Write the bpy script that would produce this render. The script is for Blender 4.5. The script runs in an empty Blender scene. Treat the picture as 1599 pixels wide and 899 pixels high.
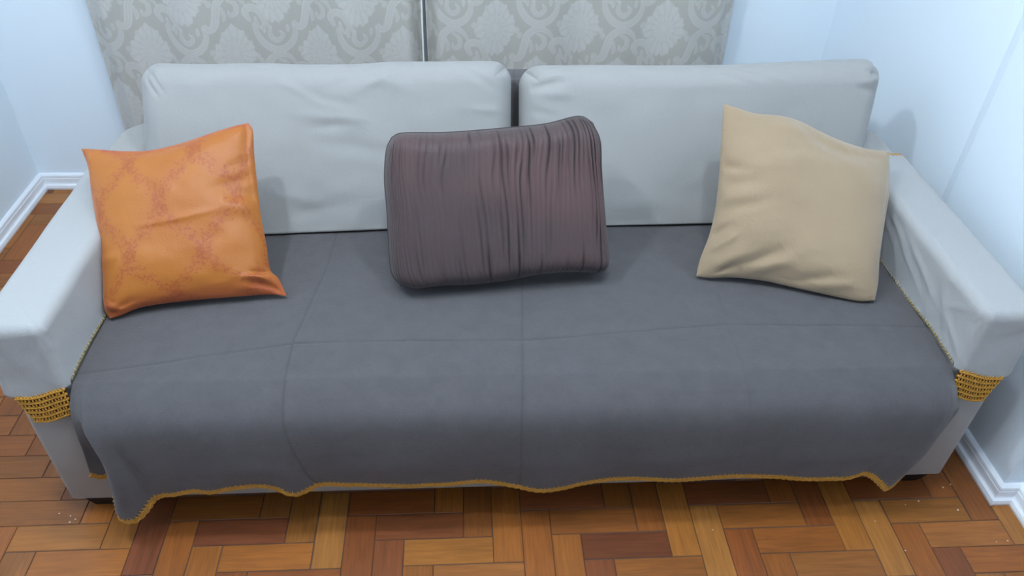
import bpy, math, random
import numpy as np
from mathutils import Vector, Matrix

random.seed(7)
RNG = np.random.RandomState(11)
SC = bpy.context.scene
COL = SC.collection

# ------------------------------------------------------------------ camera
def make_camera():
    cam = bpy.data.cameras.new('camera')
    ob = bpy.data.objects.new('camera', cam)
    COL.objects.link(ob)
    p, yw, r, f = 0.68034, 0.08144, 0.03865, 1222.135
    fw = Vector((math.sin(yw) * math.cos(p), math.cos(yw) * math.cos(p), -math.sin(p)))
    rt = Vector((math.cos(yw), -math.sin(yw), 0))
    up = rt.cross(fw)
    rt2 = math.cos(r) * rt + math.sin(r) * up
    up2 = rt2.cross(fw)
    m = Matrix((rt2, up2, -fw)).transposed().to_4x4()
    m.translation = Vector((-0.14109, -1.20685, 1.67008))
    ob.matrix_world = m
    cam.sensor_fit = 'HORIZONTAL'
    cam.sensor_width = 36
    cam.lens = 36 * f / 1599
    cam.clip_start = 0.02
    SC.camera = ob
make_camera()

# ------------------------------------------------------------------ light
SC.view_settings.view_transform = 'Standard'
SC.view_settings.look = 'None'
SC.view_settings.gamma = 1
SC.view_settings.use_curve_mapping = False
SC.view_settings.exposure = -0.55

w = bpy.data.worlds.new('world')
SC.world = w
w.use_nodes = True
w.node_tree.nodes['Background'].inputs[0].default_value = (0.75, 0.87, 1.0, 1)
w.node_tree.nodes['Background'].inputs[1].default_value = 0.3

def ceiling_lamp(x, y, power, radius=0.055, z=2.42):
    l = bpy.data.lights.new('ceiling_lamp_light', 'POINT')
    l.shadow_soft_size = radius; l.energy = power
    l.color = (0.79, 0.90, 0.99)
    o = bpy.data.objects.new('ceiling_lamp_light', l)
    o.location = (x, y, z)
    COL.objects.link(o)
ceiling_lamp(-0.90, -0.15, 82)
ceiling_lamp(0.36, -0.20, 54)
ceiling_lamp(-0.1, -0.60, 58)

# ------------------------------------------------------------------ helpers
def link_mesh(name, verts, faces, mat, parent=None, smooth=True, colors=None, uvs=None):
    me = bpy.data.meshes.new(name)
    me.from_pydata([tuple(v) for v in verts], [], [tuple(f) for f in faces])
    me.update()
    if smooth:
        me.polygons.foreach_set('use_smooth', [True] * len(me.polygons))
    if colors is not None:
        a = me.color_attributes.new('tone', 'FLOAT_COLOR', 'POINT')
        c = np.ones((len(verts), 4), dtype=np.float32)
        colors = np.asarray(colors)
        c[:, :colors.shape[1]] = colors
        a.data.foreach_set('color', c.ravel())
    if mat: me.materials.append(mat)
    o = bpy.data.objects.new(name, me)
    COL.objects.link(o)
    if parent: o.parent = parent
    return o

def tag(o, label, cat, group=None):
    o['label'] = label; o['category'] = cat
    if group: o['group'] = group
    return o

def struct(o):
    o['kind'] = 'structure'
    return o

def thing(name, label, cat, loc=(0, 0, 0)):
    o = bpy.data.objects.new(name, None)
    o.empty_display_size = 0.1
    COL.objects.link(o)
    o.location = loc
    tag(o, label, cat)
    return o

def keep(o, parent):
    """parent while the mesh data stays in world coordinates"""
    o.parent = parent
    o.matrix_parent_inverse = Matrix.Translation(-Vector(parent.location))
    return o

def grid_faces(ny, nx, flip=False, wrap=False):
    f = []
    for j in range(ny - 1):
        for i in range(nx if wrap else nx - 1):
            a = j * nx + i; b = j * nx + (i + 1) % nx
            c = (j + 1) * nx + (i + 1) % nx; d = (j + 1) * nx + i
            f.append((a, d, c, b) if flip else (a, b, c, d))
    return f

def smooth01(x):
    x = np.clip(x, 0, 1)
    return x * x * (3 - 2 * x)

_perm = RNG.rand(256, 256)
def vnoise(x, y, seed=0):
    x = np.asarray(x) + seed * 17.31; y = np.asarray(y) + seed * 9.77
    xi = np.floor(x).astype(int); yi = np.floor(y).astype(int)
    fx = smooth01(x - xi); fy = smooth01(y - yi)
    g = lambda a, b: _perm[a % 256, b % 256]
    return ((g(xi, yi) * (1 - fx) + g(xi + 1, yi) * fx) * (1 - fy) +
            (g(xi, yi + 1) * (1 - fx) + g(xi + 1, yi + 1) * fx) * fy) * 2 - 1

def fbm(x, y, seed=0, oct=3):
    s = 0; a = 1
    for k in range(oct):
        s = s + a * vnoise(np.asarray(x) * 2 ** k, np.asarray(y) * 2 ** k, seed + k); a *= .5
    return s

def resample(pts, n, smooth=True):
    """Catmull-Rom through pts, n samples uniform in control parameter"""
    P = np.array(pts, float); m = len(P)
    t = np.linspace(0, m - 1, n)
    i = np.clip(t.astype(int), 0, m - 2); u = (t - i)[:, None]
    if not smooth:
        return P[i] * (1 - u) + P[i + 1] * u
    p0 = P[np.clip(i - 1, 0, m - 1)]; p1 = P[i]; p2 = P[i + 1]; p3 = P[np.clip(i + 2, 0, m - 1)]
    p0 = np.where((i == 0)[:, None], 2 * p1 - p2, p0)
    p3 = np.where((i == m - 2)[:, None], 2 * p2 - p1, p3)
    return .5 * (2 * p1 + (p2 - p0) * u + (2 * p0 - 5 * p1 + 4 * p2 - p3) * u ** 2 + (3 * p1 - p0 - 3 * p2 + p3) * u ** 3)

def arc_resample(pts, n):
    P = resample(pts, len(pts) * 12)
    d = np.r_[0, np.cumsum(np.linalg.norm(np.diff(P, axis=0), axis=1))]
    t = np.linspace(0, d[-1], n)
    return np.stack([np.interp(t, d, P[:, k]) for k in range(3)], 1), d[-1]

class MB:
    def __init__(s): s.v = []; s.f = []
    def add(s, v, f):
        b = len(s.v); s.v += [tuple(map(float, p)) for p in v]; s.f += [tuple(b + i for i in q) for q in f]
    def tube(s, pts, r, seg=6, cap=True):
        pts = np.array(pts, float); n = len(pts)
        r = np.broadcast_to(r, (n,))
        T = np.gradient(pts, axis=0); T /= np.linalg.norm(T, axis=1)[:, None] + 1e-12
        up = np.array([0, 0, 1.]) if abs(T[0][2]) < .9 else np.array([0, 1., 0])
        out = []
        N = np.cross(T[0], up); N /= np.linalg.norm(N)
        for k in range(n):
            N = N - T[k] * (N @ T[k]); N /= np.linalg.norm(N) + 1e-12
            B = np.cross(T[k], N)
            for a in range(seg):
                th = 2 * math.pi * a / seg
                out.append(pts[k] + r[k] * (math.cos(th) * N + math.sin(th) * B))
        f = grid_faces(n, seg, wrap=True)
        if cap:
            f.append(tuple(range(seg))[::-1]); f.append(tuple((n - 1) * seg + a for a in range(seg)))
        s.add(out, f)
    def box(s, lo, hi, bev=0.0, seg=3):
        import bmesh
        bm = bmesh.new()
        bmesh.ops.create_cube(bm, size=1)
        for v in bm.verts:
            v.co = Vector([(lo[k] + hi[k]) / 2 + v.co[k] * (hi[k] - lo[k]) for k in range(3)])
        if bev > 0:
            bmesh.ops.bevel(bm, geom=bm.edges[:], offset=bev, segments=seg, profile=.5, affect='EDGES')
        bm.verts.index_update()
        s.add([v.co[:] for v in bm.verts], [[v.index for v in f.verts] for f in bm.faces])
        bm.free()
    def prism(s, prof, path):
        """sweep a 2-D profile (out, z) along a floor path of (point, outward dir) pairs"""
        n = len(prof); out = []
        for (px, py), (dx, dy) in path:
            for o, z in prof: out.append((px + dx * o, py + dy * o, z))
        f = []
        for j in range(len(path) - 1):
            for i in range(n):
                a = j * n + i; b = j * n + (i + 1) % n
                f.append((a, b, b + n, a + n))
        f.append(tuple(range(n))); f.append(tuple((len(path) - 1) * n + i for i in range(n))[::-1])
        s.add(out, f)
    def build(s, name, mat, parent=None, smooth=True):
        o = link_mesh(name, s.v, s.f, mat, None, smooth)
        if parent: keep(o, parent)
        return o

# ------------------------------------------------------------------ materials
def lin(r, g, b):
    f = lambda c: (c / 255 / 12.92) if c / 255 <= .04045 else ((c / 255 + .055) / 1.055) ** 2.4
    return (f(r), f(g), f(b), 1)

def mat(name, col, rough=.8, bump=0.0, bscale=200, mottled=0.0, mscale=4, sheen=0.0, attr=None, spec=.3, stretch=(1, 1, 1), sheen_tint=None):
    m = bpy.data.materials.new(name); m.use_nodes = True
    nt = m.node_tree; b = nt.nodes['Principled BSDF']
    b.inputs['Roughness'].default_value = rough
    b.inputs['Specular IOR Level'].default_value = spec
    if sheen:
        b.inputs['Sheen Weight'].default_value = sheen
        b.inputs['Sheen Roughness'].default_value = .5
        if sheen_tint: b.inputs['Sheen Tint'].default_value = sheen_tint
    tc = nt.nodes.new('ShaderNodeTexCoord')
    src = None
    if attr:
        a = nt.nodes.new('ShaderNodeAttribute'); a.attribute_name = attr
        src = a.outputs['Color']
    else:
        rgb = nt.nodes.new('ShaderNodeRGB'); rgb.outputs[0].default_value = col
        src = rgb.outputs[0]
    if mottled:
        n = nt.nodes.new('ShaderNodeTexNoise'); n.inputs['Scale'].default_value = mscale; n.inputs['Detail'].default_value = 6
        nt.links.new(tc.outputs['Object'], n.inputs['Vector'])
        mr = nt.nodes.new('ShaderNodeMapRange'); mr.inputs[3].default_value = 1 - mottled; mr.inputs[4].default_value = 1 + mottled
        nt.links.new(n.outputs[0], mr.inputs[0])
        mx = nt.nodes.new('ShaderNodeVectorMath'); mx.operation = 'SCALE'
        nt.links.new(src, mx.inputs[0]); nt.links.new(mr.outputs[0], mx.inputs[3])
        src = mx.outputs[0]
    nt.links.new(src, b.inputs['Base Color'])
    if bump:
        mp = nt.nodes.new('ShaderNodeMapping'); mp.inputs['Scale'].default_value = stretch
        nt.links.new(tc.outputs['Object'], mp.inputs[0])
        n = nt.nodes.new('ShaderNodeTexNoise'); n.inputs['Scale'].default_value = bscale; n.inputs['Detail'].default_value = 3
        nt.links.new(mp.outputs[0], n.inputs['Vector'])
        bp = nt.nodes.new('ShaderNodeBump'); bp.inputs['Strength'].default_value = bump; bp.inputs['Distance'].default_value = .002
        nt.links.new(n.outputs[0], bp.inputs['Height'])
        nt.links.new(bp.outputs[0], b.inputs['Normal'])
    return m

M_WALL = mat('wall_paint', lin(228, 239, 248), .75, .15, 60)
M_TRIM = mat('trim_paint', lin(236, 240, 246), .4, .1, 40)
M_CEIL = mat('ceiling_paint', lin(205, 208, 212), .9)
M_FAR = mat('far_wall_paint', lin(170, 172, 176), .9)
M_SOFA = mat('sofa_fabric', lin(158, 156, 153), .9, .5, 260, .03, 5, sheen=.15)
M_COVER = mat('armrest_cover_fabric', lin(160, 160, 160), .9, .35, 240, .03, 5, sheen=.15)
M_CUSH = mat('cushion_fabric', lin(150, 149, 147), .9, .35, 240, .03, 5, sheen=.15)
M_THROW = mat('throw_fabric', lin(82, 79, 81), .95, .8, 420, .05, 30, sheen=.2, attr='tone')
M_BACK = mat('slate_cover_fabric', lin(75, 73, 77), .95, .6, 400, sheen=.2)
M_YARNSHADE = mat('shadowed_mustard_yarn', lin(100, 60, 16), .85, .6, 500, .25, 120)
M_YARN = mat('mustard_yarn', lin(192, 138, 40), .75, .6, 500, .25, 120, sheen=.2)
M_YARNPALE = mat('pale_yarn', lin(190, 170, 120), .8, .6, 500, .2, 120)
M_FEET = mat('black_foot_plastic', lin(28, 24, 24), .5)
M_CURT = mat('curtain_damask', None or (1, 1, 1, 1), .55, .2, 600, attr='tone', sheen=.1)
M_BIND = mat('curtain_binding', lin(235, 232, 226), .8)
M_ORANGE = mat('orange_satin', (1, 1, 1, 1), .5, .3, 300, attr='tone', sheen=.35, sheen_tint=(1, .35, .25, 1), spec=.4)
M_BROWN = mat('brown_crinkle', (1, 1, 1, 1), .6, .4, 260, attr='tone', sheen=.12, spec=.3)
M_BEIGE = mat('beige_suede', lin(153, 132, 106), .85, .4, 200, .05, 14, sheen=.3)

def wood_material():
    m = bpy.data.materials.new('parquet_wood'); m.use_nodes = True
    nt = m.node_tree; b = nt.nodes['Principled BSDF']
    at = nt.nodes.new('ShaderNodeAttribute'); at.attribute_name = 'tone'
    uv = nt.nodes.new('ShaderNodeAttribute'); uv.attribute_name = 'grain'
    mp = nt.nodes.new('ShaderNodeMapping'); mp.inputs['Scale'].default_value = (9, 130, 1)
    nt.links.new(uv.outputs['Vector'], mp.inputs[0])
    n = nt.nodes.new('ShaderNodeTexNoise'); n.inputs['Scale'].default_value = 1; n.inputs['Detail'].default_value = 6; n.inputs['Distortion'].default_value = .8
    nt.links.new(mp.outputs[0], n.inputs['Vector'])
    mr = nt.nodes.new('ShaderNodeMapRange'); mr.inputs[1].default_value = .3; mr.inputs[2].default_value = .7
    mr.inputs[3].default_value = .80; mr.inputs[4].default_value = 1.16
    nt.links.new(n.outputs[0], mr.inputs[0])
    mp2 = nt.nodes.new('ShaderNodeMapping'); mp2.inputs['Scale'].default_value = (5, 16, 1)
    nt.links.new(uv.outputs['Vector'], mp2.inputs[0])
    n2 = nt.nodes.new('ShaderNodeTexNoise'); n2.inputs['Scale'].default_value = 1; n2.inputs['Detail'].default_value = 4
    nt.links.new(mp2.outputs[0], n2.inputs['Vector'])
    mr2 = nt.nodes.new('ShaderNodeMapRange'); mr2.inputs[3].default_value = .7; mr2.inputs[4].default_value = 1.3
    nt.links.new(n2.outputs[0], mr2.inputs[0])
    mu = nt.nodes.new('ShaderNodeMath'); mu.operation = 'MULTIPLY'
    nt.links.new(mr.outputs[0], mu.inputs[0]); nt.links.new(mr2.outputs[0], mu.inputs[1])
    sc = nt.nodes.new('ShaderNodeVectorMath'); sc.operation = 'SCALE'
    nt.links.new(at.outputs['Color'], sc.inputs[0]); nt.links.new(mu.outputs[0], sc.inputs[3])
    nt.links.new(sc.outputs[0], b.inputs['Base Color'])
    b.inputs['Roughness'].default_value = .38
    b.inputs['Specular IOR Level'].default_value = .45
    bp = nt.nodes.new('ShaderNodeBump'); bp.inputs['Strength'].default_value = .25; bp.inputs['Distance'].default_value = .001
    nt.links.new(n.outputs[0], bp.inputs['Height']); nt.links.new(bp.outputs[0], b.inputs['Normal'])
    return m
M_WOOD = wood_material()

# ------------------------------------------------------------------ room shell
XL, YB, YF, ZC = -1.765, 1.515, -3.0, 2.65
XR = [(1.2450, 0.640), (1.235, -0.042), (1.285, YF)]        # right wall steps outward toward the camera

def slab(name, lo, hi, m):
    b = MB(); b.box(lo, hi); return struct(b.build(name, m, None, False))
slab('wall_back', (XL - .15, YB, 0), (1.6, YB + .12, ZC), M_WALL)
slab('wall_left', (XL - .15, YF, 0), (XL, YB, ZC), M_WALL)
slab('wall_front', (XL - .15, YF - .12, 0), (1.6, YF, ZC), M_FAR)
slab('ceiling', (XL - .15, YF - .12, ZC), (1.6, YB + .12, ZC + .1), M_CEIL)
b = MB()
poly = [(1.198, YB), (XR[0][0], XR[0][1]), (XR[1][0], .600), (XR[1][0], XR[1][1]), (XR[2][0], XR[1][1]), (XR[2][0], YF), (1.6, YF), (1.6, YB)]
n = len(poly)
vs = [(x, y, 0) for x, y in poly] + [(x, y, ZC) for x, y in poly]
b.add(vs, [tuple((i, (i + 1) % n, (i + 1) % n + n, i + n)) for i in range(n)] + [tuple(range(n))[::-1], tuple(range(n, 2 * n))])
struct(b.build('wall_right', M_WALL, None, False))

# parquet: herringbone of 1:3 blocks laid square to the walls
def make_floor():
    Wp, n = .0715, 3
    ox, oy = -.289, -.108
    g = .0006
    V = []; F = []; C = []; G = []
    i0 = int((XL - .3 - ox) / Wp) - 6; i1 = int((1.6 - ox) / Wp) + 6
    j0 = int((oy - YB - .1) / Wp) - 6; j1 = int((oy - YF + .1) / Wp) + 6
    pal = [(136, 78, 32), (142, 84, 34), (128, 70, 31), (148, 92, 38), (108, 58, 32), (138, 80, 34), (120, 66, 34), (144, 88, 40), (152, 98, 44)]
    def plank(x0, x1, y0, y1, horiz):
        x0 = max(x0, XL - .01); x1 = min(x1, 1.5); y0 = max(y0, YF - .01); y1 = min(y1, YB + .01)
        if x1 - x0 < .003 or y1 - y0 < .003: return
        c = pal[random.choice([0, 0, 1, 1, 2, 3, 4, 5, 5, 6, 7, 8])]
        k = random.uniform(.92, 1.06)
        c = lin(*[min(255, q * k) for q in c])[:3]
        gx = random.uniform(g * .3, g * 1.9); gy = random.uniform(g * .3, g * 1.9)
        z = random.uniform(-.0003, .0)
        a = len(V)
        bz = .0012
        X = [x0 + gx, x0 + gx + bz, x1 - gx - bz, x1 - gx]; Y = [y0 + gy, y0 + gy + bz, y1 - gy - bz, y1 - gy]
        ru, rv = random.uniform(0, 50), random.uniform(0, 50)
        for yy in range(4):
            for xx in range(4):
                e = (xx in (0, 3)) or (yy in (0, 3))
                V.append((X[xx], Y[yy], z - (.0012 if e else 0)))
                C.append(c if not e else tuple(q * .6 for q in c))
                u, v = (X[xx], Y[yy]) if horiz else (Y[yy], X[xx])
                G.append((u + ru, v + rv, 0))
        for yy in range(3):
            for xx in range(3):
                q = a + yy * 4 + xx
                F.append((q, q + 1, q + 5, q + 4))
    for j in range(j0, j1):
        for i in range(i0, i1):
            k = (i - j) % (2 * n)
            if k == 0:
                plank(ox + i * Wp, ox + (i + n) * Wp, oy - (j + 1) * Wp, oy - j * Wp, True)
            elif k == 2 * n - 1:
                plank(ox + i * Wp, ox + (i + 1) * Wp, oy - (j + n) * Wp, oy - j * Wp, False)
    a = len(V)
    dc = lin(92, 78, 74)[:3]
    for p in [(XL - .02, YF - .02), (1.55, YF - .02), (1.55, YB + .02), (XL - .02, YB + .02)]:
        V.append((p[0], p[1], -.0022)); C.append(dc); G.append((0, 0, 0))
    F.append((a, a + 1, a + 2, a + 3))
    for p in [(XL - .02, YF - .02), (1.55, YF - .02), (1.55, YB + .02), (XL - .02, YB + .02)]:
        V.append((p[0], p[1], -.05)); C.append(dc); G.append((0, 0, 0))
    F += [(a + 7, a + 6, a + 5, a + 4), (a, a + 4, a + 5, a + 1), (a + 1, a + 5, a + 6, a + 2), (a + 2, a + 6, a + 7, a + 3), (a + 3, a + 7, a + 4, a)]
    # pale plaster crumbs lying in the joints
    for x, y in [(1.115, -.005), (1.14, 0.004), (1.12, -.075), (.93, -.185), (1.17, -.17), (1.20, -.168), (.99, -.055), (-1.10, -.03), (-1.09, -.022), (-1.105, -.012), (-1.135, -.004), (1.03, -.045), (.89, -.10), (.47, -.11)]:
        r_ = random.uniform(.0013, .0024); a = len(V)
        for k in range(5):
            t = k * 2 * math.pi / 5
            V.append((x + r_ * math.cos(t) * random.uniform(.8, 1.5), y + r_ * math.sin(t), 0)); C.append(lin(225, 220, 215)[:3]); G.append((0, 0, 0))
        V.append((x, y, r_ * .9)); C.append(lin(235, 232, 228)[:3]); G.append((0, 0, 0))
        F += [(a + k, a + (k + 1) % 5, a + 5) for k in range(5)]
    o = link_mesh('floor', V, F, M_WOOD, None, False, C)
    ga = o.data.attributes.new('grain', 'FLOAT_VECTOR', 'POINT')
    ga.data.foreach_set('vector', np.array(G, np.float32).ravel())
    struct(o)
make_floor()

# baseboards with a stepped moulding
PROF = [(0, 0), (.024, 0), (.0255, .008), (.023, .018), (.016, .0215), (.0145, .026), (.0145, .043), (.012, .047), (.014, .051), (.0125, .057), (.006, .061), (0, .062)]
def baseboard(name, pts, dirs):
    b = MB(); b.prism(PROF, list(zip(pts, dirs))); return struct(b.build(name, M_TRIM, None, False))
baseboard('baseboard_left', [(XL, YF), (XL, YB)], [(1, 0), (1, -1)])
baseboard('baseboard_back', [(XL, YB), (1.198, YB)], [(1, -1), (-1, -1)])
baseboard('baseboard_right', [(1.198, YB), (XR[0][0], XR[0][1]), (XR[1][0], .600), (XR[1][0], XR[1][1]), (XR[2][0], XR[1][1]), (XR[2][0], YF)],
          [(-1, -1), (-1, 0), (-1, 0), (-1, -1), (-1, -1), (-1, 0)])

# ------------------------------------------------------------------ curtains
CW, CH = .292, .40
def stroke_img(X, Y, pts, wid, grooves=True):
    """tapered stroke; returns value 0..1"""
    P = resample([(a, b, 0) for a, b in pts], 60)[:, :2]
    n = len(P)
    D = np.full(X.shape, 9.); T = np.zeros(X.shape); S = np.zeros(X.shape)
    tan = np.gradient(P, axis=0)
    for k in range(n):
        dx = X - P[k, 0]; dy = Y - P[k, 1]
        d = np.hypot(dx, dy)
        m = d < D
        D = np.where(m, d, D); T = np.where(m, k / (n - 1), T)
        cr = (tan[k, 0] * dy - tan[k, 1] * dx) / (np.hypot(*tan[k]) + 1e-9)
        S = np.where(m, cr, S)
    wv = wid * (np.sin(np.pi * np.clip(T * .86 + .12, 0, 1)) ** .6)
    v = smooth01((wv - D) / .0025 + .5)
    if grooves:
        for o in (-.35, .3):
            v = v * (1 - .65 * np.exp(-((S - o * wv) / .0013) ** 2) * (wv > .005))
    return v

def damask_cell():
    nx, ny = 240, 330
    xs = (np.arange(nx) + .5) / nx * CW; ys = (np.arange(ny) + .5) / ny * CH
    X0, Y0 = np.meshgrid(xs, ys)
    out = np.zeros_like(X0)
    for oi in (-1, 0, 1, 2):
        for oj in (-1, 0, 1, 2, 3):
            # lattice of half-dropped motifs; centre (cx, cy)
            cx = oi * CW + (oj % 2) * CW / 2; cy = (oj - 1) * CH / 2
            X = X0 - cx; Y = Y0 - cy
            if X.min() > .35 or X.max() < -.35 or Y.min() > .3 or Y.max() < -.3: continue
            th = np.arctan2(X * 1.25, Y); r = np.hypot(X * 1.25, Y)
            R = .074 + .020 * np.abs(np.cos(th)) ** 6 * (1) + .012 * np.abs(np.sin(th)) ** 8
            R = R * (1 + .11 * np.abs(np.cos(5.5 * th)) - .06) + .003 * np.cos(23 * th)
            med = smooth01((R - r) / .004 + .5)
            vein = .5 * smooth01(np.cos(16 * th + 30 * r) * 1.6 - .5) * smooth01((r - .015) / .02)
            vein += .5 * smooth01(np.cos(r * 210 + 3 * np.abs(np.sin(6 * th))) * 1.6 - .7) * smooth01((.07 - r) / .02)
            med = med * (1 - .6 * np.clip(vein, 0, 1))
            out = np.maximum(out, med)
            for sx in (1,):
                st = [([(.062, -.098), (.075, -.112), (.092, -.10), (.102, -.065), (.112, -.028), (.145, -.004), (.18, -.014), (.203, -.045)], .0135),
                      ([(.147, -.022), (.168, -.036), (.168, -.062), (.15, -.072), (.143, -.055)], .0085),
                      ([(.122, -.045), (.128, -.072), (.124, -.088)], .007),
                      ([(.208, -.088), (.196, -.062), (.215, -.046), (.242, -.056), (.258, -.09), (.275, -.115)], .0125),
                      ([(.228, -.078), (.232, -.1), (.248, -.118)], .0065),
                      ([(.075, .098), (.086, .058), (.112, .026), (.150, .012), (.188, .03), (.207, .066), (.2, .102)], .0130),
                      ([(.128, .092), (.126, .062), (.145, .045), (.166, .062), (.155, .08)], .0085),
                      ([(.104, .1), (.108, .07)], .006), ([(.184, .095), (.183, .072)], .006)]
                for pts, wd in st:
                    out = np.maximum(out, stroke_img(X * sx, Y, pts, wd) * .9)
                for bx, by in ((.075, -.012), (.085, -.028), (.218, .012), (.228, -.01)):
                    out = np.maximum(out, smooth01((.009 - np.hypot(X - bx, (Y - by) * .8)) / .004 + .5) * .7)
    return out
CELL = damask_cell()
def damask(x, z):
    u = (x / CW) % 1 * CELL.shape[1] - .5; v = (z / CH) % 1 * CELL.shape[0] - .5
    i = np.floor(u).astype(int); j = np.floor(v).astype(int); fu = u - i; fv = v - j
    g = lambda a, b: CELL[b % CELL.shape[0], a % CELL.shape[1]]
    return (g(i, j) * (1 - fu) + g(i + 1, j) * fu) * (1 - fv) + (g(i, j + 1) * (1 - fu) + g(i + 1, j + 1) * fu) * fv

def make_curtain(x0, x1, label, ox, oz, folds, side):
    xs = np.linspace(0, 1, 400)
    zs = np.r_[np.linspace(.012, .33, 14)[:-1], np.linspace(.33, 1.0, 260), np.linspace(1.0, 2.6, 40)[1:]]
    U, Z = np.meshgrid(xs, zs)
    X = x0 + (x1 - x0) * U
    flare = (1.2 - np.minimum(Z, 1.2))
    Y = 1.40 + folds(U) * (.75 + .35 * flare)
    X = X + .008 * np.sin(U * 17 + 1) * flare
    if side > 0: X = X + .05 * flare ** 2 * smooth01((U - .86) / .14) * .5
    else: X = X - .02 * flare * smooth01((.12 - U) / .12)
    # arc length for the pattern so it follows the folds
    du = np.gradient(X, axis=1); dy = np.gradient(Y, axis=1)
    S = np.cumsum(np.hypot(du, dy), axis=1)
    pat = damask(S + ox, Z + oz)
    base = np.array(lin(176, 172, 164)[:3]); light = np.array(lin(193, 190, 185)[:3])
    # the woven ground carries slightly varying yarn
    g = .03 * vnoise(S * 900, Z * 40, 3)
    C = base + (light - base) * pat[..., None] + g[..., None] * .3
    P = np.stack([X, Y, Z], -1).reshape(-1, 3)
    o = link_mesh('curtain', P, grid_faces(len(zs), len(xs)), M_CURT, None, True, C.reshape(-1, 3))
    md = o.modifiers.new('thickness', 'SOLIDIFY'); md.thickness = .002; md.offset = 1
    tag(o, label, 'curtain', None)
    return o, P.reshape(len(zs), len(xs), 3)

def foldsL(u):
    return .022 * np.sin(u * 13.2 + .6) + .012 * np.sin(u * 29 + 1.7) + .05 * smooth01((u - .955) / .045) + .03 * smooth01((.05 - u) / .05)
def foldsR(u):
    return .012 * np.sin(u * 11 + 2.6) + .010 * np.sin(u * 27 + .4) + .05 * smooth01((.045 - u) / .045) + .03 * smooth01((u - .95) / .05)
cl, PL = make_curtain(-1.352, -.262, 'grey-beige damask curtain panel behind the left half of the sofa', 0.97, .01, foldsL, -1)
cr, PR = make_curtain(-.257, .795, 'grey-beige damask curtain panel behind the right half of the sofa', .175, .11, foldsR, 1)
# pale edge binding of the left panel at the slit
e = PL[:, -1, :]
v = []
for p in e: v += [(p[0] - .002, p[1] - .052, p[2]), (p[0] + .003, p[1] - .050, p[2]), (p[0] + .003, p[1] - .047, p[2]), (p[0] - .002, p[1] - .048, p[2])]
o = link_mesh('edge_binding', v, grid_faces(len(e), 4, wrap=True), M_BIND, cl, False)
o['label'] = 'narrow white edge binding'

# ------------------------------------------------------------------ sofa
sofa = thing('sofa', 'light grey fabric sofa with square arms standing on the parquet between the walls', 'sofa', (0, .46, 0))
W2, AI, HA, D = 1.098, .978, .603, .92

def rounded_slab(poly_fn, name, m, parent): pass

def make_arm(sx):
    """plan outline with a rounded rear outer corner, slightly crowned top"""
    xo, xi = W2, AI
    plan = []
    def arc(cx, cy, r, a0, a1, n):
        for k in range(n + 1):
            a = math.radians(a0 + (a1 - a0) * k / n); plan.append((cx + r * math.cos(a), cy + r * math.sin(a)))
    arc(xi + .014, .014, .014, 180, 270, 4)
    arc(xo - .018, .018, .018, 270, 360, 5)
    arc(xo - .09, D - .11, .09, 0, 90, 8)
    arc(xi + .01, D - .03, .01, 90, 180, 3)
    plan = np.array(plan); c = np.array([(xo + xi) / 2, 0])
    rows = [(.045, .006), (.052, 0), (.30, -.002), (HA - .03, 0), (HA - .016, .003), (HA - .005, .010), (HA, .022)]
    V = []; n = len(plan)
    mid = (xo + xi) / 2
    for z, inset in rows:
        for p in plan:
            q = p.copy()
            q[0] += np.sign(mid - p[0]) * min(inset, abs(mid - p[0]))
            q[1] += inset if p[1] < .1 else (-inset if p[1] > D - .2 else 0)
            V.append((sx * q[0], q[1], z))
    F = grid_faces(len(rows), n, wrap=True, flip=sx < 0)
    F.append(tuple(range(n)) if sx < 0 else tuple(range(n))[::-1])
    F.append(tuple((len(rows) - 1) * n + i for i in range(n))[::(-1 if sx < 0 else 1)])
    o = link_mesh('armrest', V, F, M_SOFA, None, True)
    o.data.polygons.foreach_set('use_smooth', [True] * len(o.data.polygons))
    md = o.modifiers.new('e', 'EDGE_SPLIT'); md.split_angle = math.radians(50)
    keep(o, sofa)
make_arm(-1); make_arm(1)
b = MB(); b.box((-AI + .001, .0, .045), (AI - .001, .9, .235), .012); b.build('base_frame', M_SOFA, sofa)
b = MB(); b.box((-AI + .001, .745, .235), (AI - .001, .915, .738), .03, 4)
b.v = [(x, y + (max(0, z - .4) * .30 * (.915 - y) / .17), z) for x, y, z in b.v]      # front face slopes back
b.build('backrest', M_SOFA, sofa)
b = MB(); b.box((-AI + .008, -.060, .237), (AI - .008, .735, .429), .048, 6)
b.v = [(x * (1 - .05 * float(smooth01((.12 - y) / .15))), y, z) for x, y, z in b.v]; b.build('seat_cushion', M_SOFA, sofa)
for sx in (-1, 1):
    for y in (.008, .80):
        b = MB()
        x = sx * 1.02
        b.add([(x - .05, y, .046), (x + .05, y, .046), (x + .05, y + .08, .046), (x - .05, y + .08, .046),
               (x - .035, y + .012, 0), (x + .035, y + .012, 0), (x + .035, y + .068, 0), (x - .035, y + .068, 0)],
              [(0, 1, 2, 3), (7, 6, 5, 4), (0, 4, 5, 1), (1, 5, 6, 2), (2, 6, 7, 3), (3, 7, 4, 0)])
        o = b.build('leg', M_FEET, sofa, False); o['label'] = 'short black foot'

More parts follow.
